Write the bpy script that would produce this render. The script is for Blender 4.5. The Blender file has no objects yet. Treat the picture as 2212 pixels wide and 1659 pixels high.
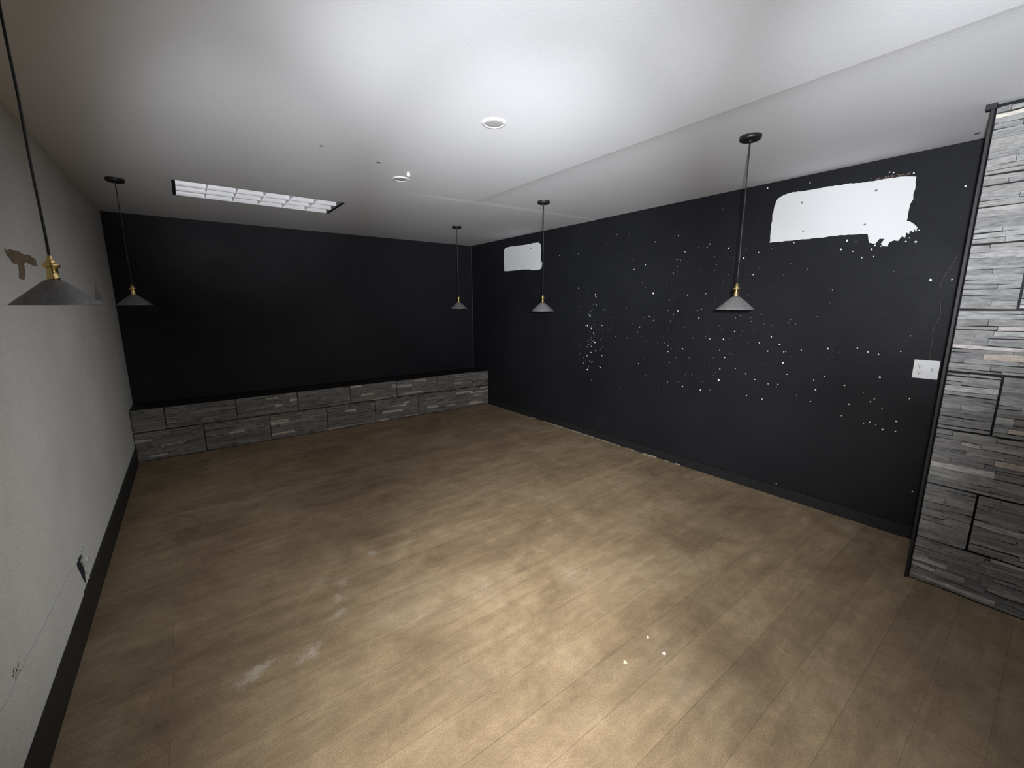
import bpy, bmesh, math, random
from mathutils import Vector, Matrix

sc = bpy.context.scene
C = sc.collection
PI = math.pi

# ------------------------------------------------------------------ measures
H = 2.4388            # ceiling height
XR, YB, XL = 3.6528, 5.8428, -0.5539
XP, YP = 3.096, 0.3704        # face and end of the stone-clad pier
SX = 2.1617           # seam in the ceiling
YOPEN = -2.6          # the room goes on behind the camera up to here
CAM = Vector((0, 0, 1.5308))
F_PX, W_PX, H_PX = 911.983, 2212.0, 1659.0
RIGHT = Vector((0.79580734, -0.60554221, -0.00305082))
UP = Vector((0.11358575, 0.14432263, 0.98298996))
FWD = Vector((0.59480161, 0.78261715, -0.18363398))


def on(u, v, axis, val):
    """point of the plane (axis = val) seen at photo pixel u, v (used to measure the place)"""
    d = FWD + RIGHT * ((u - W_PX / 2) / F_PX) - UP * ((v - H_PX / 2) / F_PX)
    return CAM + d * ((val - CAM[axis]) / d[axis])


# ------------------------------------------------------------------ helpers
def link(o, parent=None):
    C.objects.link(o)
    if parent:
        o.parent = parent
    return o


def obj(name, bm, mat, parent=None, smooth=False, recalc=True):
    me = bpy.data.meshes.new(name)
    if recalc:
        bmesh.ops.recalc_face_normals(bm, faces=bm.faces)
    bm.to_mesh(me)
    bm.free()
    if smooth:
        for p in me.polygons:
            p.use_smooth = True
    for m in (mat if isinstance(mat, (list, tuple)) else [mat]):
        me.materials.append(m)
    return link(bpy.data.objects.new(name, me), parent)


def tag(o, label=None, cat=None, group=None, kind=None):
    if label: o['label'] = label
    if cat: o['category'] = cat
    if group: o['group'] = group
    if kind: o['kind'] = kind
    return o


def thing(name, label, cat, loc, group=None):
    o = bpy.data.objects.new(name, None)
    o.empty_display_size = .05
    link(o)
    o.location = loc
    return tag(o, label, cat, group)


def box(bm, a, b, mi=0):
    x0, y0, z0 = a
    x1, y1, z1 = b
    v = [bm.verts.new(c) for c in ((x0, y0, z0), (x1, y0, z0), (x1, y1, z0), (x0, y1, z0),
                                   (x0, y0, z1), (x1, y0, z1), (x1, y1, z1), (x0, y1, z1))]
    fs = []
    for f in ((3, 2, 1, 0), (4, 5, 6, 7), (0, 1, 5, 4), (1, 2, 6, 5), (2, 3, 7, 6), (3, 0, 4, 7)):
        fc = bm.faces.new([v[i] for i in f])
        fc.material_index = mi
        fs.append(fc)
    return fs


def boxbm(a, b, bevel=0, seg=2):
    bm = bmesh.new()
    box(bm, a, b)
    if bevel:
        bmesh.ops.bevel(bm, geom=list(bm.edges), offset=bevel, segments=seg, affect='EDGES', profile=.6)
    return bm


def lathe(bm, prof, n=48, center=(0, 0, 0), axis='Z', close=False):
    rings = []
    cx, cy, cz = center
    for r, z in prof:
        if r < 1e-6:
            pts = [(0, 0)]
        else:
            pts = [(r * math.cos(2 * PI * i / n), r * math.sin(2 * PI * i / n)) for i in range(n)]
        ring = []
        for px, py in pts:
            if axis == 'Z':
                co = (cx + px, cy + py, cz + z)
            else:                                   # axis X, z runs towards -X
                co = (cx - z, cy + px, cz + py)
            ring.append(bm.verts.new(co))
        rings.append(ring)
    pairs = list(zip(rings, rings[1:]))
    if close:
        pairs.append((rings[-1], rings[0]))
    for a, b in pairs:
        if len(a) == 1 and len(b) == 1:
            continue
        for i in range(n):
            j = (i + 1) % n
            if len(a) == 1:
                bm.faces.new((a[0], b[i], b[j]))
            elif len(b) == 1:
                bm.faces.new((a[i], b[0], a[j]))
            else:
                bm.faces.new((a[i], b[i], b[j], a[j]))


def tube(bm, pts, r, n=8):
    pts = [Vector(p) for p in pts]
    rings = []
    for i, p in enumerate(pts):
        d = (pts[min(i + 1, len(pts) - 1)] - pts[max(i - 1, 0)]).normalized()
        a = d.cross(Vector((1, 0.02, 0)))
        if a.length < 1e-3:
            a = d.cross(Vector((0, 1, 0)))
        a.normalize()
        b = d.cross(a).normalized()
        rings.append([bm.verts.new(p + a * (r * math.cos(2 * PI * k / n)) + b * (r * math.sin(2 * PI * k / n))) for k in range(n)])
    for A, B in zip(rings, rings[1:]):
        for k in range(n):
            bm.faces.new((A[k], A[(k + 1) % n], B[(k + 1) % n], B[k]))
    bm.faces.new(rings[0][::-1])
    bm.faces.new(rings[-1])


def smooth_path(pts, sub=6):
    P = [Vector(p) for p in pts]
    out = []
    for i in range(len(P) - 1):
        p0, p1, p2, p3 = P[max(i - 1, 0)], P[i], P[i + 1], P[min(i + 2, len(P) - 1)]
        for s in range(sub):
            t = s / sub
            out.append(.5 * ((2 * p1) + (p2 - p0) * t + (2 * p0 - 5 * p1 + 4 * p2 - p3) * t * t + (3 * p1 - p0 - 3 * p2 + p3) * t ** 3))
    out.append(P[-1])
    return out


def wall_slab(bm, pts, axis, face, thick, sign):
    """thin solid from an outline on a wall plane; thick is how far it stands off the wall"""
    lo, hi = [], []
    for p in pts:
        a, b = list(p), list(p)
        a[axis] = face
        b[axis] = face + sign * thick
        lo.append(bm.verts.new(a))
        hi.append(bm.verts.new(b))
    bm.faces.new(hi)
    n = len(pts)
    for i in range(n):
        j = (i + 1) % n
        bm.faces.new((lo[i], lo[j], hi[j], hi[i]))


# ------------------------------------------------------------------ materials
def base_mat(name, col, rough=.6, metal=0.0, spec=None):
    m = bpy.data.materials.new(name)
    m.use_nodes = True
    b = m.node_tree.nodes['Principled BSDF']
    b.inputs['Base Color'].default_value = (*col, 1)
    b.inputs['Roughness'].default_value = rough
    b.inputs['Metallic'].default_value = metal
    if spec is not None:
        b.inputs['Specular IOR Level'].default_value = spec
    return m, m.node_tree.nodes, m.node_tree.links, b


def add(nt, kind, **kw):
    n = nt.new(kind)
    for k, v in kw.items():
        setattr(n, k, v)
    return n


def noise(nt, lk, vec, scale, detail=4, rough=.55, dist=0):
    n = nt.new('ShaderNodeTexNoise')
    n.inputs['Scale'].default_value = scale
    n.inputs['Detail'].default_value = detail
    n.inputs['Roughness'].default_value = rough
    n.inputs['Distortion'].default_value = dist
    lk.new(vec, n.inputs['Vector'])
    return n.outputs['Fac']


def ramp(nt, lk, fac, stops):
    r = nt.new('ShaderNodeValToRGB')
    els = r.color_ramp.elements
    while len(els) < len(stops):
        els.new(.5)
    for e, (p, c) in zip(els, stops):
        e.position = p
        e.color = (*c, 1) if len(c) == 3 else c
    lk.new(fac, r.inputs['Fac'])
    return r.outputs['Color']


def mixc(nt, lk, fac, a, b, mode='MIX'):
    m = nt.new('ShaderNodeMix')
    m.data_type = 'RGBA'
    m.blend_type = mode
    if isinstance(fac, (int, float)):
        m.inputs['Factor'].default_value = fac
    else:
        lk.new(fac, m.inputs['Factor'])
    for s, x in (('A', a), ('B', b)):
        sock = [i for i in m.inputs if i.name == s and i.type == 'RGBA'][0]
        if isinstance(x, tuple):
            sock.default_value = (*x, 1)
        else:
            lk.new(x, sock)
    return [o for o in m.outputs if o.type == 'RGBA'][0]


def bump(nt, lk, bsdf, height, strength=.2, dist=.005):
    b = nt.new('ShaderNodeBump')
    b.inputs['Strength'].default_value = strength
    b.inputs['Distance'].default_value = dist
    lk.new(height, b.inputs['Height'])
    lk.new(b.outputs['Normal'], bsdf.inputs['Normal'])


def obj_coord(nt):
    return nt.new('ShaderNodeTexCoord').outputs['Object']


def mat_plaster(name, c0, c1, scale, grain, rough=.75):
    m, nt, lk, b = base_mat(name, c0, rough)
    co = obj_coord(nt)
    big = ramp(nt, lk, noise(nt, lk, co, scale, 5, .6), [(.32, c0), (.68, c1)])
    fine = noise(nt, lk, co, 210, 3, .85)
    g = ramp(nt, lk, fine, [(.36, (1 - grain,) * 3), (.64, (1.0,) * 3)])
    col = mixc(nt, lk, 1.0, big, g, 'MULTIPLY')
    lk.new(col, b.inputs['Base Color'])
    bump(nt, lk, b, noise(nt, lk, co, 90, 3, .6), .12, .004)
    return m


M = {}
M['ceiling'] = mat_plaster('ceiling_paint', (.73, .745, .78), (.76, .765, .80), 1.3, .03)
M['wall_white'] = mat_plaster('grey_white_plaster', (.66, .67, .65), (.76, .76, .75), 2.2, .30)

m, nt, lk, b = base_mat('black_wall_paint', (.02, .021, .026), .5, spec=.22)
co = obj_coord(nt)
k = ramp(nt, lk, noise(nt, lk, co, 1.6, 6, .6, .6), [(.3, (.0115, .0122, .0152)), (.7, (.0165, .0174, .0215))])
g = ramp(nt, lk, noise(nt, lk, co, 150, 3, .8), [(.38, (.45, .45, .45)), (.62, (1.25, 1.25, 1.28))])
lk.new(mixc(nt, lk, 1.0, k, g, 'MULTIPLY'), b.inputs['Base Color'])
r = nt.new('ShaderNodeMapRange')
lk.new(noise(nt, lk, co, 2.3, 4, .6, .8), r.inputs['Value'])
r.inputs['To Min'].default_value = .5
r.inputs['To Max'].default_value = .72
lk.new(r.outputs['Result'], b.inputs['Roughness'])
bump(nt, lk, b, noise(nt, lk, co, 60, 4, .6), .15, .004)
M['black'] = m
M['black_trim'] = base_mat('black_trim_paint', (.012, .012, .014), .55)[0]
M['edge_trim'] = base_mat('dark_edge_trim', (.016, .015, .018), .6)[0]
M['patch'] = mat_plaster('bare_white_primer', (.80, .81, .83), (.83, .835, .85), 3, .02)
M['hole'] = base_mat('screw_hole', (.16, .16, .17), .8)[0]
M['dark_hole'] = base_mat('dark_hole', (.012, .010, .02), .9)[0]
M['tan_paint'] = base_mat('tan_dry_brush', (.22, .15, .12), .8)[0]
M['brown_mark'] = mat_plaster('brown_mark', (.16, .115, .075), (.27, .21, .145), 30, .3)
M['bead'] = base_mat('pale_corner_caulk', (.07, .07, .075), .7)[0]
M['dust'] = mat_plaster('pale_floor_edge_dust', (.30, .29, .22), (.42, .40, .31), 40, .4)
M['cord'] = base_mat('black_cord', (.015, .015, .016), .5)[0]
M['canopy'] = base_mat('black_canopy', (.014, .012, .012), .45)[0]
m, nt, lk, b = base_mat('dark_grey_shade', (.13, .13, .135), .42, .35)
co = obj_coord(nt)
lk.new(ramp(nt, lk, noise(nt, lk, co, 90, 3, .7), [(.35, (.14, .14, .143)), (.65, (.21, .21, .215))]), b.inputs['Base Color'])
M['shade'] = m
M['brass'] = base_mat('polished_brass', (.80, .60, .24), .24, 1.0)[0]
M['black_knob'] = base_mat('black_knob', (.02, .02, .02), .4)[0]
M['louver'] = base_mat('white_louver', (.88, .88, .91), .35)[0]
M['housing'] = base_mat('white_housing', (.75, .75, .77), .5)[0]
M['end_plate'] = base_mat('dark_end_plate', (.02, .02, .022), .5)[0]
M['trim_ring'] = base_mat('white_trim_ring', (.74, .735, .76), .5)[0]
m, nt, lk, b = base_mat('grey_diffuser', (.45, .44, .44), .6)
co = obj_coord(nt)
lk.new(ramp(nt, lk, noise(nt, lk, co, 260, 2, .6), [(.35, (.36, .35, .35)), (.65, (.50, .49, .49))]), b.inputs['Base Color'])
M['diffuser'] = m
M['plate'] = base_mat('white_cover_plate', (.80, .81, .83), .35)[0]
M['socket_white'] = base_mat('ivory_receptacle', (.80, .785, .76), .4)[0]
M['slot'] = base_mat('slot_dark', (.10, .10, .10), .7)[0]
M['toggle'] = base_mat('grey_toggle', (.52, .52, .56), .4)[0]
M['tan_box'] = base_mat('tan_wall_box', (.42, .37, .28), .7)[0]
M['wire'] = base_mat('painted_wire', (.045, .04, .04), .55)[0]
M['chip'] = base_mat('white_chip', (.85, .83, .78), .6)[0]
M['tan_chip'] = base_mat('tan_chip', (.72, .64, .50), .7)[0]
M['broken'] = mat_plaster('broken_plaster', (.55, .58, .55), (.75, .74, .68), 40, .3)

# stone: each strip carries its own tone
m, nt, lk, b = base_mat('split_face_stone', (.25, .25, .25), .8)
at = nt.new('ShaderNodeAttribute')
at.attribute_name = 'tone'
co = obj_coord(nt)
mp = nt.new('ShaderNodeMapping')
mp.inputs['Scale'].default_value = (1, 1, 5)
lk.new(co, mp.inputs['Vector'])
v1 = ramp(nt, lk, noise(nt, lk, mp.outputs['Vector'], 22, 6, .7), [(.32, (.6, .6, .6)), (.68, (1.25, 1.25, 1.25))])
lk.new(mixc(nt, lk, 1.0, at.outputs['Color'], v1, 'MULTIPLY'), b.inputs['Base Color'])
bump(nt, lk, b, noise(nt, lk, mp.outputs['Vector'], 45, 6, .7), .7, .012)
M['stone'] = m

# floor: worn brown vinyl plank laid along X
m, nt, lk, b = base_mat('worn_brown_plank_floor', (.3, .24, .17), .62, spec=.3)
co = obj_coord(nt)
br = nt.new('ShaderNodeTexBrick')
br.offset = .37
br.inputs['Scale'].default_value = 1
br.inputs['Brick Width'].default_value = 14.0
br.inputs['Row Height'].default_value = .178
br.inputs['Mortar Size'].default_value = .0022
br.inputs['Mortar Smooth'].default_value = .4
br.inputs['Color1'].default_value = (.46, .46, .46, 1)
br.inputs['Color2'].default_value = (.54, .54, .54, 1)
br.inputs['Mortar'].default_value = (.37, .37, .37, 1)
mp = nt.new('ShaderNodeMapping')
mp.inputs['Location'].default_value = (.22, -1.387 + 8 * .178, 0)
lk.new(co, mp.inputs['Vector'])
lk.new(mp.outputs['Vector'], br.inputs['Vector'])
gm = nt.new('ShaderNodeMapping')
gm.inputs['Scale'].default_value = (.8, 5, 1)
lk.new(co, gm.inputs['Vector'])
n1 = noise(nt, lk, co, 1.7, 7, .68, .9)
n2 = noise(nt, lk, gm.outputs['Vector'], 2.6, 6, .65, .5)
n3 = noise(nt, lk, co, 9, 8, .75, .6)
c1 = ramp(nt, lk, n1, [(.30, (.235, .170, .108)), (.52, (.325, .245, .155)), (.72, (.40, .315, .215))])
c2 = ramp(nt, lk, n2, [(.3, (.80, .78, .76)), (.7, (1.16, 1.15, 1.13))])
c3 = ramp(nt, lk, n3, [(.3, (.85, .84, .83)), (.5, (1, 1, 1)), (.70, (1.18, 1.18, 1.18))])
fine = ramp(nt, lk, noise(nt, lk, co, 170, 3, .85), [(.36, (.74, .74, .74)), (.64, (1.16, 1.16, 1.16))])
c = mixc(nt, lk, 1.0, c1, c2, 'MULTIPLY')
c = mixc(nt, lk, 1.0, c, c3, 'MULTIPLY')
c = mixc(nt, lk, 1.0, c, fine, 'MULTIPLY')
pl = mixc(nt, lk, 1.0, br.outputs['Color'], (2.0, 2.0, 2.0), 'MULTIPLY')
c = mixc(nt, lk, 1.0, c, pl, 'MULTIPLY')
# pale dried smears with places of their own
sm = None
for (x, y, rx_, ry_, a, st) in ((.06, 1.885, .085, .035, .5, .85), (.27, 1.86, .06, .035, .5, .6), (.445, 2.03, .05, .035, .3, .5),
                                (.475, 2.15, .03, .05, .2, .5), (.525, 2.27, .04, .04, .4, .45), (.42, 2.36, .06, .03, .2, .35), (.76, 2.455, .03, .035, .3, .6),
                                (1.15, 1.76, .04, .04, .2, .22), (1.6, 1.55, .10, .04, .3, .2), (1.70, 1.50, .05, .03, .2, .2),
                                (1.42, .75, .10, .05, .5, .12), (2.4, 1.7, .16, .10, .3, .12)):
    vm = nt.new('ShaderNodeMapping')
    vm.vector_type = 'TEXTURE'
    vm.inputs['Location'].default_value = (x, y, 0)
    vm.inputs['Rotation'].default_value = (0, 0, a)
    vm.inputs['Scale'].default_value = (rx_, ry_, 1)
    lk.new(co, vm.inputs['Vector'])
    ln = nt.new('ShaderNodeVectorMath')
    ln.operation = 'LENGTH'
    lk.new(vm.outputs['Vector'], ln.inputs[0])
    wob = add(nt, 'ShaderNodeMath', operation='MULTIPLY_ADD')
    lk.new(noise(nt, lk, co, 26, 6, .8), wob.inputs[0])
    wob.inputs[1].default_value = 4.5
    lk.new(ln.outputs['Value'], wob.inputs[2])
    mr = nt.new('ShaderNodeMapRange')
    mr.interpolation_type = 'SMOOTHSTEP'
    mr.inputs['From Min'].default_value = 3.6
    mr.inputs['From Max'].default_value = 2.2
    mr.inputs['To Min'].default_value = 0
    mr.inputs['To Max'].default_value = st
    lk.new(wob.outputs[0], mr.inputs['Value'])
    if sm is None:
        sm = mr.outputs['Result']
    else:
        mx = add(nt, 'ShaderNodeMath', operation='MAXIMUM')
        lk.new(sm, mx.inputs[0])
        lk.new(mr.outputs['Result'], mx.inputs[1])
        sm = mx.outputs[0]
c = mixc(nt, lk, sm, c, (.50, .44, .37))
lk.new(c, b.inputs['Base Color'])
M['floor'] = m

# ------------------------------------------------------------------ the room
T = .1
tag(obj('floor', boxbm((XL - T, YOPEN, -T), (XR + T, YB + T, 0)), M['floor']), kind='structure')

# ceiling: one sheet with a faint drywall seam along the room and a ramp across it, and the opening for the troffer
TX0, TX1, TY0, TY1 = 0.018, 1.252, 4.115, 4.665
DEPTH = .105


def ceil_z(x, y):
    z = H
    k = max(0.0, min(1.0, (3.9 - y) / 1.2))
    if x > SX:
        d = x - SX
        z += .013 * k * (1 - math.exp(-d / .10)) * max(0, 1 - d / (XR - SX))
    if 1.45 < x:
        e = min(1, (x - 1.45) / .5)
        yy = 3.42 - .08 * (x - 1.6)
        z -= .0035 * e * max(0, min(1, (y - yy) / .06)) * max(0, min(1, (yy + .9 - y) / .6))
    return z


bm = bmesh.new()
xs = sorted(set([XL - T, TX0, TX1, SX, SX + .03, SX + .06, SX + .1, SX + .15, SX + .22, SX + .3, SX + .4, XR + T] + [XL + i * .15 for i in range(1, 28)] + [1.45, 1.95]))
ys = sorted(set([YOPEN, TY0, TY1, YB + T] + [YOPEN + i * .25 for i in range(1, 34)] + [3.0 + i * .025 for i in range(0, 24)]))
ys = [y for y in ys if y <= YB + T]
grid = [[bm.verts.new((x, y, ceil_z(min(x, XR), y))) for y in ys] for x in xs]
for i in range(len(xs) - 1):
    for j in range(len(ys) - 1):
        cx, cy = (xs[i] + xs[i + 1]) / 2, (ys[j] + ys[j + 1]) / 2
        if TX0 < cx < TX1 and TY0 < cy < TY1:
            continue
        bm.faces.new((grid[i][j], grid[i][j + 1], grid[i + 1][j + 1], grid[i + 1][j]))
ceil = obj('ceiling', bm, M['ceiling'], recalc=False)
tag(ceil, kind='structure')
so = ceil.modifiers.new('thick', 'SOLIDIFY')
so.thickness = .14
so.offset = -1

wl = tag(obj('wall_left', boxbm((XL - T, YOPEN, 0), (XL, YB + T, H + .02)), M['wall_white']), kind='structure')
wb = tag(obj('wall_back', boxbm((XL, YB, 0), (XR, YB + T, H + .02)), M['black']), kind='structure')
wr = tag(obj('wall_right', boxbm((XR, -.2, 0), (XR + T, YB + T, H + .02)), M['black']), kind='structure')
tag(obj('wall_pier', boxbm((XP + .028, YOPEN, 0), (XR + T, YP - .012, H + .02)), M['black']), kind='structure')

# skirtings
bm = boxbm((XL, YOPEN, 0), (XL + .012, YB - .43, .158))
tag(obj('baseboard_left', bm, M['black_trim']), kind='structure')
bm = boxbm((XR - .012, YP, 0), (XR, YB - .43, .085))
tag(obj('baseboard_right', bm, M['black_trim']), kind='structure')

# dark edge of the pier, from floor to ceiling, with a small cap under the ceiling
bm = boxbm((XP - .004, YP - .011, 0), (XP + .03, YP + .003, H + .02), .002, 1)
box(bm, (XP - .010, YP - .016, H - .018), (XP + .03, YP + .020, H + .01))
tag(obj('trim_1', bm, M['edge_trim']), kind='structure')
# pale caulk line in the far corner
bm = bmesh.new()
tube(bm, [(XR - .004, YB - .004, .54), (XR - .004, YB - .004, 1.0), (XR - .003, YB - .003, 1.5), (XR - .003, YB - .003, 2.43)], .0035, 6)
tag(obj('trim_2', bm, M['bead']), kind='structure')

random.seed(11)


def crop(pts, x0, y0, s):
    return [(x0 + a / s, y0 + b_ / s) for a, b_ in pts]


def outline(px, axis, val, rag=0.0, step=None):
    """outline in wall space with raggedness"""
    P = [on(u, v, axis, val) for u, v in px]
    if not step:
        return P
    out = []
    for a, b_ in zip(P, P[1:] + P[:1]):
        n = max(1, int((b_ - a).length / step))
        for i in range(n):
            q = a.lerp(b_, i / n)
            j = Vector((random.uniform(-rag, rag), random.uniform(-rag, rag), random.uniform(-rag, rag)))
            j[axis] = 0
            out.append(q + j)
    return out


# the two bare patches on the black wall
far_px = crop([(300, 650), (292, 500), (290, 380), (295, 300), (330, 262), (400, 245), (500, 238), (600, 222), (680, 210), (760, 190),
               (850, 178), (885, 200), (895, 240), (897, 330), (893, 410), (890, 460), (918, 515), (910, 580), (880, 620), (780, 635),
               (700, 620), (600, 620), (480, 635), (380, 643)], 1050, 500, 7.543)
near_px = crop([(135, 955), (150, 780), (170, 600), (190, 510), (215, 440), (240, 400), (300, 360), (370, 335), (430, 322), (520, 310),
                (680, 285), (850, 255), (1000, 235), (1150, 210), (1300, 200), (1430, 182), (1560, 160), (1700, 140), (1830, 125),
                (1980, 125), (1968, 200), (1955, 280), (1940, 340), (1938, 410), (1905, 470), (1885, 540), (1870, 600), (1860, 685),
                (1900, 690), (1950, 725), (1990, 765), (1985, 800), (1950, 790), (1930, 830), (1900, 805), (1880, 850), (1850, 830),
                (1830, 890), (1790, 880), (1750, 935), (1700, 930), (1640, 950), (1615, 1000), (1560, 1000), (1535, 970), (1560, 925),
                (1575, 905), (1510, 905), (1480, 945), (1450, 975), (1385, 955), (1370, 900), (1365, 845), (1200, 850), (1000, 865),
                (800, 890), (600, 910), (400, 930), (250, 945)], 1640, 360, 5.821)
bm = bmesh.new()
wall_slab(bm, outline(far_px, 0, XR, .0022, .02), 0, XR, .0012, -1)
p_far = tag(obj('paint_patch', bm, M['patch'], wr), 'smaller bare white patch near the far corner of the black wall')
bm = bmesh.new()
wall_slab(bm, outline(near_px, 0, XR, .0022, .015), 0, XR, .0012, -1)
p_near = tag(obj('paint_patch', bm, M['patch'], wr), 'larger ragged bare white patch high on the near end of the black wall')


def disc(bm, p, axis, face, sign, r, thick=.0008, n=9, stretch=1.0):
    a1, a2 = [i for i in range(3) if i != axis]
    ring = []
    ph = random.uniform(0, PI)
    for i in range(n):
        t = 2 * PI * i / n + ph
        q = Vector(p)
        rr = r * random.uniform(.75, 1.15)
        q[a1] += rr * math.cos(t)
        q[a2] += rr * math.sin(t) * stretch
        ring.append(q)
    wall_slab(bm, ring, axis, face, thick, sign)


for par, pts, s, org in ((p_far, [(733, 280)], 7.543, (1050, 500)),
                         (p_near, [(540, 450), (1470, 300), (1328, 728), (553, 812)], 5.821, (1640, 360))):
    for u, v in crop(pts, *org, s):
        bm = bmesh.new()
        disc(bm, on(u, v, 0, XR), 0, XR - .0011, -1, .0065 if par is p_near else .011, .0006, 10)
        obj('screw_hole', bm, M['hole'], par)

# tan dry-brush drag above the larger patch
bm = bmesh.new()
for k in range(46):
    t = random.random()
    u, v = 1640 + (1400 + 520 * t) / 5.821, 360 + (165 - 70 * t + random.gauss(0, 14)) / 5.821
    disc(bm, on(u, v, 0, XR), 0, XR, -1, random.uniform(.003, .008), .0006, 7, .5)
tag(obj('dry_brush_mark', bm, M['tan_paint'], wr), kind='stuff')

# white splatter
spl = []
for u, v, r_ in [(380, 487, 3), (384, 503, 2), (338, 648, 3), (825, 477, 3.6), (318, 725, 2.6), (305, 722, 1.8), (348, 735, 2.0), (348, 750, 1.8), (430, 725, 1.6),
                 (375, 855, 2.8), (380, 920, 2), (315, 958, 1.9), (345, 933, 1.7), (430, 958, 1.7), (352, 1007, 2.5), (318, 1065, 3.2),
                 (418, 1048, 2), (285, 1015, 1.5), (712, 1020, 1.7), (1050, 905, 2.1), (938, 880, 1.4), (938, 925, 1.7), (1015, 612, 1.7),
                 (980, 640, 1.2), (958, 690, 1.5), (1177, 668, 1.8), (1088, 490, 1.5), (1230, 480, 1.2), (1405, 130, 2), (1637, 162, 1.6),
                 (1522, 207, 2.4), (1595, 333, 1.5), (1070, 157, 1.5), (1008, 215, 1.6), (765, 257, 1.5), (678, 293, 1.4), (1240, 120, 1.4),
                 (1260, 97, 1.4), (1177, 125, 1.3), (1452, 772, 1.9), (1365, 832, 2), (1260, 828, 1.4), (1643, 858, 2.1), (1798, 870, 2.3), (1735, 812, 1.7),
                 (1707, 922, 1.6), (1830, 928, 1.6), (1845, 925, 1.5), (1825, 1013, 2.2), (1965, 915, 1.5), (2170, 903, 2), (1338, 1060, 2),
                 (1330, 1145, 2.8), (1457, 1055, 1.7), (1537, 1097, 1.7), (1607, 1140, 1.8), (1375, 972, 1.6), (1050, 1195, 2.1),
                 (1188, 1222, 2.2), (1122, 1100, 1.5), (948, 1010, 1.3), (935, 1160, 1.2), (1710, 1175, 1.5), (1785, 1178, 1.4),
                 (1855, 1100, 1.5), (2143, 1115, 1.8), (2062, 1145, 1.5), (2075, 1220, 2.1), (2037, 1310, 1.6), (1665, 1292, 1.7),
                 (1545, 1265, 1.4), (720, 737, 1.4), (705, 775, 1.2), (625, 820, 1.3), (450, 603, 1.4), (250, 437, 1.4), (385, 567, 1.5),
                 (400, 760, 1.3), (365, 785, 1.6), (370, 805, 1.3), (323, 847, 1.5), (435, 890, 1.4), (1020, 33, 1.6), (840, 80, 1.5), (1500, 805, 1.3),
                 (1195, 600, 1.4), (1165, 608, 1.3), (1130, 820, 1.2), (990, 805, 1.2), (830, 685, 1.3), (795, 655, 1.2)]:
    spl.append((1180 + u / 3.568, 500 + v / 3.568, r_))
for u, v, r_ in [(105, 270, 2), (1105, 930, 2.2), (1030, 1040, 2.2), (1178, 1065, 1.6), (1415, 1040, 2.3), (1970, 945, 2.5), (1215, 945, 1.4),
                 (1290, 1145, 1.5), (1440, 1130, 1.4), (1690, 75, 1.8), (1640, 70, 1.8), (1945, 80, 2), (1845, 940, 1.8), (1890, 895, 1.8), (1970, 805, 1.8),
                 (2008, 800, 1.6), (1455, 990, 2), (1530, 1000, 1.5), (437, 955, 1.5), (640, 205, 1.3)]:
    spl.append((1640 + u / 5.821, 360 + v / 5.821, r_))
for u, v, r_ in [(178, 143, 2.2), (232, 155, 1.6), (395, 60, 1.4), (345, 140, 1.4), (238, 272, 2.3), (57, 315, 1.8), (190, 398, 1.7), (210, 383, 1.5),
                 (80, 410, 1.6), (322, 498, 2.6), (252, 540, 2), (318, 550, 1.8), (187, 503, 1.6), (155, 507, 1.5), (390, 382, 1.4), (405, 857, 1.6),
                 (123, 122, 1.6), (42, 470, 1.2), (250, 433, 1.2), (218, 515, 1.2)]:
    spl.append((1800 + u / 2.37, 700 + v / 2.37, r_))
spl += [(2010, 605, 3), (2056, 604, 1.6), (2086, 402, 1.9), (1446, 648, 1.5), (1677, 1045, 1.6), (1250, 548, 1.2), (1230, 583, 1.2), (1209, 552, 1.2)]
for i in range(150):
    spl.append((random.gauss(1520, 150), random.gauss(690, 85), random.uniform(.4, .9)))
for i in range(40):
    spl.append((random.gauss(1284, 14), random.gauss(735, 45), random.uniform(.6, 1.2)))
bm = bmesh.new()
for u, v, r_ in spl:
    p = on(u, v, 0, XR)
    if not (YP + .05 < p.y < YB - .1):
        continue
    dist = (p - CAM).length
    disc(bm, p, 0, XR, -1, r_ * dist / F_PX * .62, .0008, 8, random.uniform(.85, 1.3))
tag(obj('paint_splatter', bm, M['patch'], wr), 'fine white paint specks', kind='stuff')

# pale unpainted edge low on the black wall
bm = bmesh.new()
y = 2.1
while y < 4.6:
    l = random.uniform(.03, .12)
    if random.random() < (.95 if 2.6 < y < 4.1 else .45):
        box(bm, (XR - .012 - random.uniform(.004, .012), y, 0), (XR - .011, y + l, random.uniform(.003, .010)))
    y += l
tag(obj('dust_line', bm, M['dust'], wr), 'pale line of dust along the foot of the wall', kind='stuff')

# marks on the left wall
st = crop([(65, 440), (150, 450), (300, 490), (450, 540), (580, 600), (600, 700), (500, 700), (420, 650), (390, 680), (405, 800), (415, 940),
           (370, 960), (310, 920), (300, 800), (290, 700), (200, 650), (110, 560)], 0, 480, 7.54)
bm = bmesh.new()
wall_slab(bm, outline(st, 0, XL, .006, .03), 0, XL, .001, 1)
tag(obj('mark', bm, M['brown_mark'], wl), 'brown mark behind the near hanging lamp')  # T-shaped patch of brown colour laid on the plaster
hole = crop([(540, 660), (490, 720), (470, 800), (440, 860), (470, 960), (530, 1060), (550, 1130), (590, 1200), (640, 1280), (620, 1120), (612, 1020), (600, 960),
             (545, 850), (510, 800), (540, 720)], 120, 1130, 9.76)
bm = bmesh.new()
wall_slab(bm, outline(hole, 0, XL, .002, .02), 0, XL, .0012, 1)
tag(obj('wall_hole', bm, M['dark_hole'], wl), 'dark torn hole in the wall above the skirting')
bm = bmesh.new()
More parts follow.
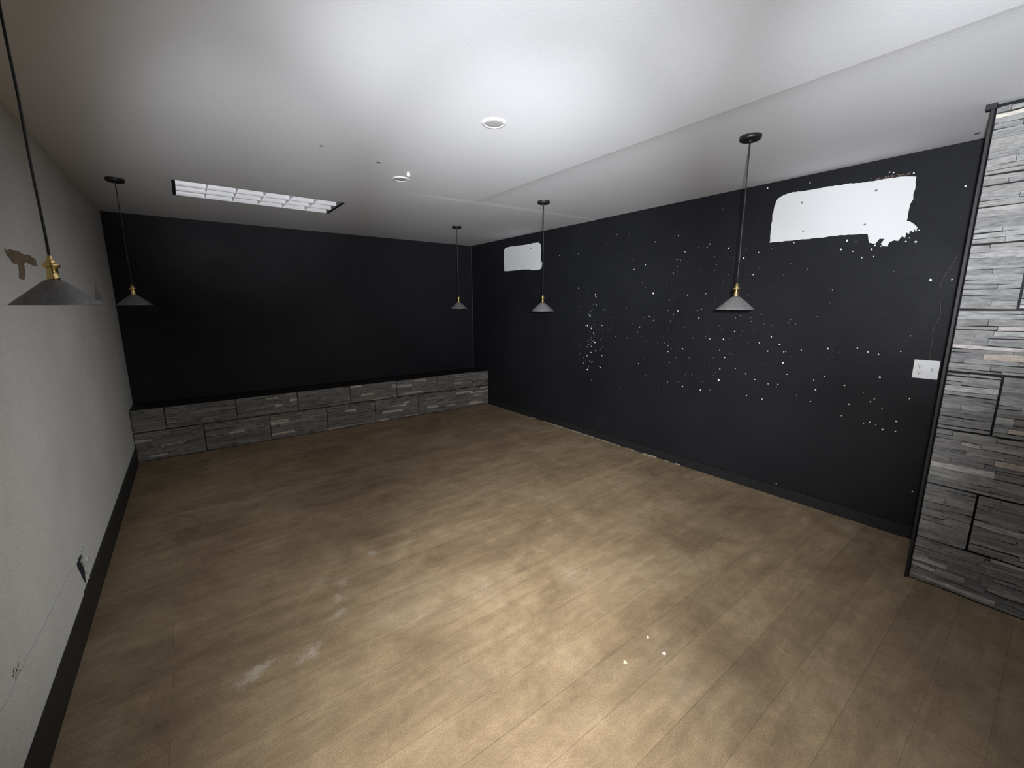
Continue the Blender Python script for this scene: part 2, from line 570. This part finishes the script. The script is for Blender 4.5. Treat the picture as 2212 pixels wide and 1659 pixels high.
for pts in ([(545, 720), (500, 800), (560, 880), (600, 930), (620, 850), (570, 760)], [(650, 840), (680, 830), (700, 870), (660, 905), (645, 880)],
            [(610, 1030), (640, 1100), (665, 1180), (690, 1160), (650, 1060), (630, 1010)], [(640, 700), (720, 740), (690, 800), (640, 790)],
            [(520, 470), (575, 480), (545, 600), (500, 600)]):
    wall_slab(bm, outline(crop(pts, 120, 1130, 9.76), 0, XL, .003, .03), 0, XL, random.uniform(.006, .012), 1)
obj('broken_plaster', bm, M['broken'], wl)
# lower part of the plaster stands a little proud, up to a ragged horizontal seam
bm = bmesh.new()
a, b_ = on(156, 1225, 0, XL), on(35, 1455, 0, XL)
pts = []
n = 26
for i in range(n + 1):
    t = i / n
    pts.append(Vector((XL, a.y + (b_.y - .8 - a.y) * t, a.z + (b_.z + .03 - a.z) * t + random.uniform(-.005, .005))))
pts += [Vector((XL, b_.y - .8, .158)), Vector((XL, a.y + .08, .158)), Vector((XL, a.y + .05, .26))]
wall_slab(bm, pts, 0, XL, .004, 1)
obj('plaster_repair', bm, M['wall_white'], wl)
q = on(35, 1450, 0, XL)
bm = bmesh.new()
for k in range(7):
    disc(bm, q + Vector((0, random.uniform(-.03, .03), random.uniform(-.02, .02))), 0, XL + .003, 1, random.uniform(.005, .012), .003, 7)
obj('plaster_chip', bm, M['broken'], wl)

# marks on the ceiling
for u, v, r_ in ((818, 351, .016), (694, 315, .012), (2112, 288, .016)):
    p = on(u, v, 2, H)
    bm = bmesh.new()
    zc = ceil_z(p.x, p.y)
    disc(bm, p, 2, zc, -1, r_, .0015, 9)
    obj('screw_hole', bm, M['hole'], ceil)

# ------------------------------------------------------------------ stacked stone
GREYS = [(.25, .25, .252), (.275, .275, .277), (.30, .30, .302), (.235, .235, .24), (.265, .26, .253), (.33, .33, .33), (.285, .28, .27), (.27, .262, .262)]
LIGHT = [(.50, .475, .45), (.51, .45, .40), (.49, .45, .445), (.46, .46, .45), (.51, .485, .43)]


def stone_panel(bm, lay, table, u0, u1, z0, z1, put, gain=1.0, plight=.09, rows=9, glight=None):
    """one 60 x 30 cm panel of split strips; put(u, z, d) gives the 3-D point at depth d in front of the backing"""
    g = .004
    cuts = sorted([z0 + g, z1 - g] + [z0 + (z1 - z0) * (i + random.uniform(-.28, .28)) / rows for i in range(1, rows)])
    for za, zb in zip(cuts, cuts[1:]):
        u = u0 + g
        while u < u1 - g - 1e-4:
            e = min(u + random.uniform(.07, .30), u1 - g)
            if u1 - g - e < .04:
                e = u1 - g
            d = random.uniform(.011, .021)
            s1, s2, s3, s4 = [random.uniform(-.0045, .0045) for _ in range(4)]
            sh = .0008
            n = max(2, int((e - u) / .04))
            top, bot, bt, bb = [], [], [], []
            for i in range(n + 1):
                t = i / n
                uu = u + sh + (e - u - 2 * sh) * t
                dd = d + random.uniform(-.003, .003)
                lo = min(za + sh + s1 * (1 - t) + s2 * t, (za + zb) / 2 - .002)
                hi = max(zb - sh + s3 * (1 - t) + s4 * t, (za + zb) / 2 + .002)
                lo = max(lo, z0 + g)
                hi = min(hi, z1 - g)
                top.append(bm.verts.new(put(uu, hi, dd)))
                bot.append(bm.verts.new(put(uu, lo, dd - random.uniform(0, .002))))
                bt.append(bm.verts.new(put(uu, hi, 0)))
                bb.append(bm.verts.new(put(uu, lo, 0)))
            fs = []
            for i in range(n):
                fs.append(bm.faces.new((bot[i], bot[i + 1], top[i + 1], top[i])))
                fs.append(bm.faces.new((top[i], top[i + 1], bt[i + 1], bt[i])))
                fs.append(bm.faces.new((bb[i], bb[i + 1], bot[i + 1], bot[i])))
                fs.append(bm.faces.new((bt[i], bt[i + 1], bb[i + 1], bb[i])))
            fs.append(bm.faces.new((bb[0], bot[0], top[0], bt[0])))
            fs.append(bm.faces.new((bot[n], bb[n], bt[n], top[n])))
            light = random.random() < plight
            c = random.choice(LIGHT if light else GREYS)
            k = (glight if light and glight else gain) * random.uniform(.85, 1.15)
            if glight:
                c = (c[0] * 1.06, c[1], c[2] * .93)
            table.append((c[0] * k, c[1] * k, c[2] * k, 1))
            for f in fs:
                f[lay] = len(table) - 1
            u = e


def build_stone(name, fn, parent=None):
    bm = bmesh.new()
    lay = bm.faces.layers.int.new('strip')
    table = []
    fn(bm, lay, table)
    bmesh.ops.recalc_face_normals(bm, faces=bm.faces)
    me = bpy.data.meshes.new(name)
    bm.to_mesh(me)
    bm.free()
    idx = [d.value for d in me.attributes['strip'].data]
    at = me.attributes.new('tone', 'FLOAT_COLOR', 'FACE')
    for i, k in enumerate(idx):
        at.data[i].color = table[k]
    me.materials.append(M['stone'])
    return link(bpy.data.objects.new(name, me), parent)


def keep(o, parent):
    """o was modelled in world coordinates: keep it there under its thing"""
    o.parent = parent
    o.matrix_parent_inverse = Matrix.Translation(-Vector(parent.location))
    return o


# low ledge along the back wall
LY, LH = YB - .43, .5315
ledge = thing('stone_ledge', 'low ledge faced in grey stacked stone along the foot of the black back wall', 'ledge', (1.55, LY + .2, 0))
keep(tag(obj('ledge_body', boxbm((XL + .001, LY + .022, 0), (XR - .001, YB - .001, LH - .004)), M['black_trim']), 'plain black top and body'), ledge)


def build_ledge(bm, lay, table):
    put = lambda u, z, d: (u, LY + .022 - d, z)
    tops = [XL + .002, -.2911, .3205, .932, 1.5435, 2.155, 2.7665, 3.3534, XR - .002]
    bots = [XL + .002, .0107, .6256, 1.243, 1.8427, 2.4571, 3.0690, XR - .002]
    for a, b2 in zip(tops, tops[1:]):
        stone_panel(bm, lay, table, a, b2, .304, LH, put, .80, .09, 9, 1.1)
    for a, b2 in zip(bots, bots[1:]):
        stone_panel(bm, lay, table, a, b2, .004, .300, put, .80, .11, 12, 1.1)


keep(tag(build_stone('stone_cladding', build_ledge), 'rough grey stacked stone front'), ledge)


# stone on the near pier: 30 cm courses in running bond
def build_pier(bm, lay, table):
    put = lambda u, z, d: (XP + .024 - d, u, z)
    zs = [.004, .262, .5755, .885, 1.1855, 1.5015, 1.8145, 2.129, H - .012]
    for k, (za, zb) in enumerate(zip(zs, zs[1:])):
        first = .164 if k % 2 == 1 else -.141
        js = [YP - .012, first]
        while js[-1] > -1.6:
            js.append(js[-1] - .61)
        for a, b2 in zip(js[1:], js):
            stone_panel(bm, lay, table, a, b2, za, zb, put, 1.48, .09, 13)


pc = build_stone('stone_cladding', build_pier)
tag(pc, 'floor to ceiling grey stacked stone cladding on the near right pier', 'stone cladding')

# ------------------------------------------------------------------ pendant lamps
SR = .106
SHADE = [(.0130, .0800), (.0270, .0715), (.0600, .0430), (.0900, .0160), (.1050, .0022), (SR, 0.0), (.1035, .0003), (.0890, .0143), (.0590, .0412), (.0260, .0695), (.0130, .0780)]
SOCKET = [(0, .0785), (.0140, .0785), (.0150, .0800), (.0150, .0870), (.0135, .0885), (.0135, .1110), (.0150, .1130), (.0140, .1150)]
RING = [(.0130, .1150), (.0190, .1160), (.0205, .1190), (.0205, .1240), (.0190, .1265), (.0130, .1275)]
CAP = [(.0120, .1270), (.0125, .1330), (.0085, .1390), (.0060, .1420), (.0060, .1500), (.0035, .1520), (0, .1520)]


def pendant(x, y, z, label, first=False):
    t = thing('pendant_lamp', label, 'pendant lamp', (x, y, z), 'cone pendant lamps hung from the ceiling')
    top = ceil_z(x, y) - z
    bm = bmesh.new()
    lathe(bm, SHADE, 56, close=True)
    obj('lamp_shade', bm, M['shade'], t, True)
    bm = bmesh.new()
    lathe(bm, SOCKET, 28)
    lathe(bm, CAP, 28)
    s = tag(obj('lamp_socket', bm, M['brass'], t, True), 'polished brass socket')
    bm = bmesh.new()
    lathe(bm, RING, 36)
    obj('socket_ring', bm, M['brass'], s, True)
    bm = bmesh.new()
    n = 10
    tube(bm, [(.0009 * math.sin(k * 1.3) * (0 < k < n), .0009 * math.cos(k * 1.7) * (0 < k < n), .150 + (top - .16) * k / n) for k in range(n + 1)], .0036, 10)
    obj('cord', bm, M['cord'], t, True)
    bm = bmesh.new()
    lathe(bm, [(0, top - .030), (.008, top - .030), (.010, top - .024), (.046, top - .022), (.053, top - .019), (.0555, top - .012), (.0555, top + .001), (0, top + .001)], 48)
    obj('canopy', bm, M['canopy'], t)
    return t


pendant(2.6035, 1.2295, 1.4999, 'grey cone pendant lamp hanging just left of the larger white wall patch')
pendant(2.6668, 3.0297, 1.475, 'grey cone pendant lamp hanging just below and right of the smaller white patch')
pendant(2.6365, 4.5313, 1.4895, 'small dim cone pendant lamp hanging closest to the far room corner')
pendant(-.320, 1.9600, 1.5354, 'large near pendant lamp beside the grey left wall with bright brass socket')
pendant(-.3028, 4.3474, 1.5399, 'dark pendant lamp against the back wall, beyond the near left lamp')

# ------------------------------------------------------------------ recessed ceiling lights
for (u, v), lab in (((1067, 265.5), 'round flush ceiling light nearer the camera with grey centre'),
                    ((866, 386.5), 'round flush ceiling light farther away, near the long louvred fixture')):
    p = on(u, v, 2, H)
    t = thing('recessed_light', lab, 'ceiling light', (p.x, p.y, H), 'round flush ceiling lights')
    bm = bmesh.new()
    lathe(bm, [(.0440, .001), (.0620, .001), (.0620, -.002), (.0590, -.0055), (.0480, -.0075), (.0440, -.0060)], 48, close=True)
    obj('trim_ring', bm, M['trim_ring'], t, True)
    bm = bmesh.new()
    lathe(bm, [(0, .0), (.0445, .0), (.0445, -.0035), (.030, -.0045), (0, -.005)], 40)
    obj('diffuser', bm, M['diffuser'], t, True)

# small white stub on the ceiling
p = on(882, 373.5, 2, H)
bm = bmesh.new()
lathe(bm, [(0, .001), (.011, .001), (.011, -.006), (.013, -.010), (.012, -.020), (.007, -.025), (0, -.026)], 20, (p.x, p.y, H))
tag(obj('ceiling_stub', bm, M['chip'], None, True), 'tiny white round stub on the ceiling just behind the farther round light', 'ceiling fitting')

# ------------------------------------------------------------------ louvred troffer
t = thing('fluorescent_troffer', 'long white louvred ceiling fixture set flush in the ceiling at far left', 'ceiling light', ((TX0 + TX1) / 2, (TY0 + TY1) / 2, H))
bm = bmesh.new()
w = .004
box(bm, (TX0, TY0, H), (TX0 + w, TY1, H + DEPTH))
box(bm, (TX1 - w, TY0, H), (TX1, TY1, H + DEPTH))
box(bm, (TX0 + w, TY0, H), (TX1 - w, TY0 + w, H + DEPTH))
box(bm, (TX0 + w, TY1 - w, H), (TX1 - w, TY1, H + DEPTH))
box(bm, (TX0, TY0, H + DEPTH), (TX1, TY1, H + DEPTH + .004))
keep(obj('housing', bm, M['housing']), t)
for xa, xb in ((TX0 + w, TX0 + .026), (TX1 - .030, TX1 - w)):
    bm = boxbm((xa, TY0 + w, H - .0015), (xb, TY1 - w, H + .06))
    keep(tag(obj('end_plate', bm, M['end_plate']), 'dark end strip'), t)
LX0, LX1, LY0, LY1 = TX0 + .026, TX1 - .030, TY0 + w, TY1 - w


def blade(bm, axis, pos, a, b2, w0, w1, hgt, half=None):
    """parabolic louvre blade: thin at the lower edge, wide at the top, with concave faces"""
    prof = []
    for k in range(7):
        s = k / 6
        prof.append((w0 + (w1 - w0) * s ** 1.8, H + .001 + hgt * s))
    left = [(-x, z) for x, z in prof] if half != 'right' else [(0, z) for x, z in prof]
    right = [(x, z) for x, z in prof] if half != 'left' else [(0, z) for x, z in prof]
    sec = left + right[::-1]
    ra, rb = [], []
    for x, z in sec:
        if axis == 'X':                    # blade runs along X
            ra.append(bm.verts.new((a, pos + x, z)))
            rb.append(bm.verts.new((b2, pos + x, z)))
        else:
            ra.append(bm.verts.new((pos + x, a, z)))
            rb.append(bm.verts.new((pos + x, b2, z)))
    n = len(sec)
    for i in range(n):
        j = (i + 1) % n
        bm.faces.new((ra[i], ra[j], rb[j], rb[i]))
    bm.faces.new(ra[::-1])
    bm.faces.new(rb)


for k in range(2):
    bm = bmesh.new()
    blade(bm, 'X', LY0 + (LY1 - LY0) * (k + 1) / 3, LX0, LX1, .0012, .024, .078)
    keep(obj('long_blade', bm, M['louver']), t)
for side, pos in (('right', LY0), ('left', LY1)):
    bm = bmesh.new()
    blade(bm, 'X', pos, LX0, LX1, .001, .03, .085, side)
    keep(obj('side_reflector', bm, M['louver']), t)
for k in range(1, 6):
    bm = bmesh.new()
    x = LX0 + (LX1 - LX0) * k / 6
    blade(bm, 'Y', x, LY0, LY1, .0012, .012, .070)
    keep(obj('cross_blade', bm, M['louver']), t)

# ------------------------------------------------------------------ double wall outlet on the black wall
pc = [on(u, v, 0, XR) for u, v in ((1976, 776), (2034, 780), (2026, 820), (1969, 815))]
ctr = sum(pc, Vector()) / 4
cy, cz = ctr.y, ctr.z
t = thing('wall_outlet', 'white double wall plate with round sockets on the black wall beside the stone pier', 'wall outlet', (XR, cy, cz))
PW, PH, PD = .1175, .1155, .012


def lb(a, b2, bev=0):
    return boxbm((min(-a[0], -b2[0]), a[1], a[2]), (max(-a[0], -b2[0]), b2[1], b2[2]), bev)


obj('wall_box', lb((0, -PW / 2 + .004, -PH / 2 + .010), (PD - .004, PW / 2 - .006, PH / 2 - .010)), M['tan_box'], t).data
bm = lb((PD - .004, -PW / 2, -PH / 2), (PD + .002, PW / 2, PH / 2), .0022)
obj('cover_plate', bm, M['plate'], t)
# the plate's photo-left half (larger y) holds the outlet, the other half the switch
for dz in (.0195, -.0195):
    bm = bmesh.new()
    lathe(bm, [(0, PD + .0005), (.0168, PD + .0005), (.0168, PD + .0040), (.0158, PD + .0050), (0, PD + .0050)], 28, (0, .029, dz), 'X')
    rc = tag(obj('receptacle', bm, M['socket_white'], t), 'ivory round receptacle')
    for yy, zz, ww, hh in ((.0062, .004, .0016, .0075), (-.0062, .004, .0016, .0062), (0, -.0072, .0042, .0045)):
        obj('slot', lb((PD + .0040, .029 + yy - ww / 1.4, dz + zz - hh / 2), (PD + .0054, .029 + yy + ww / 1.4, dz + zz + hh / 2)), M['slot'], rc)
bm = lb((PD + .001, -.029 - .016, -.034), (PD + .0032, -.029 + .016, .034), .001)
sw = obj('switch_frame', bm, M['plate'], t)
bm = lb((PD + .003, -.029 - .0055, -.012), (PD + .011, -.029 + .0055, .012), .002)
tag(obj('toggle', bm, M['toggle'], sw), 'grey toggle')
bm = bmesh.new()
lathe(bm, [(0, PD + .0015), (.0026, PD + .0015), (.0022, PD + .003), (0, PD + .0032)], 12, (0, .029, 0), 'X')
obj('screw', bm, M['toggle'], t)

# thin wire stuck to the wall above the outlet
wp = [(2069, 551), (2058, 570), (2048, 585), (2039.5, 600), (2032, 618), (2031, 640), (2031.5, 660), (2031, 682), (2026, 694), (2018.5, 706), (2015, 724), (2013, 745),
      (2010, 762), (2008, 780)]
bm = bmesh.new()
tube(bm, smooth_path([on(u, v, 0, XR - .003) for u, v in wp]), .0032, 8)
tag(obj('cable', bm, M['wire'], None, True), 'thin dark wire running down the black wall to the white outlet', 'cable')

# ------------------------------------------------------------------ crumbs on the floor
for (u, v), pts, mt, lab in (((1434.5, 1412), [(-.009, .004), (-.002, .010), (.010, .003), (.008, -.007), (-.003, -.008)], 'chip',
                              'brightest white crumb on the brown floor, rightmost of three'),
                             ((1400, 1377.5), [(-.006, -.005), (-.004, .006), (.003, .008), (.006, -.003)], 'chip',
                              'small white crumb on the brown floor, farthest from the camera of three'),
                             ((1349, 1430), [(-.010, -.002), (.006, .012), (.004, -.012)], 'tan_chip',
                              'pale tan triangular crumb on the brown floor, leftmost of three')):
    p = on(u, v, 2, 0)
    bm = bmesh.new()
    lo = [bm.verts.new((p.x + a, p.y + b2, 0)) for a, b2 in pts]
    hi = [bm.verts.new((p.x + a * .7, p.y + b2 * .7, random.uniform(.004, .006))) for a, b2 in pts]
    bm.faces.new(lo[::-1])
    bm.faces.new(hi)
    for i in range(len(pts)):
        j = (i + 1) % len(pts)
        bm.faces.new((lo[i], lo[j], hi[j], hi[i]))
    tag(obj('floor_crumb', bm, M[mt]), lab, 'crumb', 'crumbs on the floor')

# ------------------------------------------------------------------ camera
cd = bpy.data.cameras.new('camera')
cd.sensor_fit = 'HORIZONTAL'
cd.sensor_width = 36
cd.lens = F_PX / W_PX * 36
cd.clip_start = .02
co_ = bpy.data.objects.new('camera', cd)
C.objects.link(co_)
R = Matrix((RIGHT, UP, -FWD)).transposed()
co_.matrix_world = Matrix.Translation(CAM) @ R.to_4x4()
sc.camera = co_

# ------------------------------------------------------------------ light: a hand-held torch beside the lens, its beam in several lobes
K = 39.5
TORCH = CAM + Vector((.02, -.05, .05))


def beam(u, v, size, x, col=(1, .985, .97), pos=None, aim=None):
    ld = bpy.data.lights.new('torch_or_fill_beam', 'SPOT')
    ld.energy = K * x
    ld.color = col
    ld.spot_size = math.radians(size)
    ld.spot_blend = 1.0
    ld.shadow_soft_size = .03
    o = bpy.data.objects.new('torch_or_fill_beam', ld)
    C.objects.link(o)
    o.location = pos or TORCH
    d = Vector(aim) - Vector(pos) if aim else FWD + RIGHT * ((u - W_PX / 2) / F_PX) - UP * ((v - H_PX / 2) / F_PX)
    o.rotation_euler = d.to_track_quat('-Z', 'Y').to_euler()


COOL, WARM, NEUT = (.93, .965, 1.0), (1, .98, .95), (1, 1, .97)
for u, v, size, x, col in ((1130, 550, 44, 12.1, COOL),
                           (2150, 330, 50, 11.3, COOL),
                           (1380, 780, 44, 9.0, COOL),
                           (1150, 1120, 40, 7.6, WARM),
                           (1000, 1600, 60, 5.4, WARM),
                           (1440, 930, 56, 5.0, WARM),
                           (1100, 560, 64, 4.6, COOL),
                           (1120, 50, 60, 4.4, COOL),
                           (520, 430, 26, 4.3, COOL),
                           (1650, 800, 44, 4.0, COOL),
                           (1300, 1500, 70, 4.1, WARM),
                           (800, 1000, 50, 2.8, WARM),
                           (900, 440, 42, 2.5, COOL),
                           (1320, 440, 36, 2.3, COOL),
                           (600, 330, 36, 2.25, COOL),
                           (700, 440, 42, 2.0, COOL),
                           (1540, 320, 26, 1.9, COOL),
                           (1900, 200, 50, 1.1, COOL),
                           (480, 420, 32, 0.75, COOL),
                           (850, 600, 60, 0.7, COOL),
                           (1700, 330, 30, 0.9, COOL)):
    beam(u, v, size, x, col)
# added fill spot, low right behind the camera, to brighten the left wall
beam(0, 0, 36, 5.9, NEUT, (2.6, -.8, 1.0), (-.55, 3.2, .62))

# faint light drifting in from the rest of the building, behind the camera
wd = bpy.data.worlds.new('world')
sc.world = wd
wd.use_nodes = True
bg = wd.node_tree.nodes['Background']
bg.inputs['Color'].default_value = (.80, .88, 1.0, 1)
bg.inputs['Strength'].default_value = .03

sc.view_settings.view_transform = 'Standard'
sc.view_settings.look = 'None'
sc.view_settings.gamma = 1
sc.view_settings.use_curve_mapping = False
sc.view_settings.exposure = 0.0
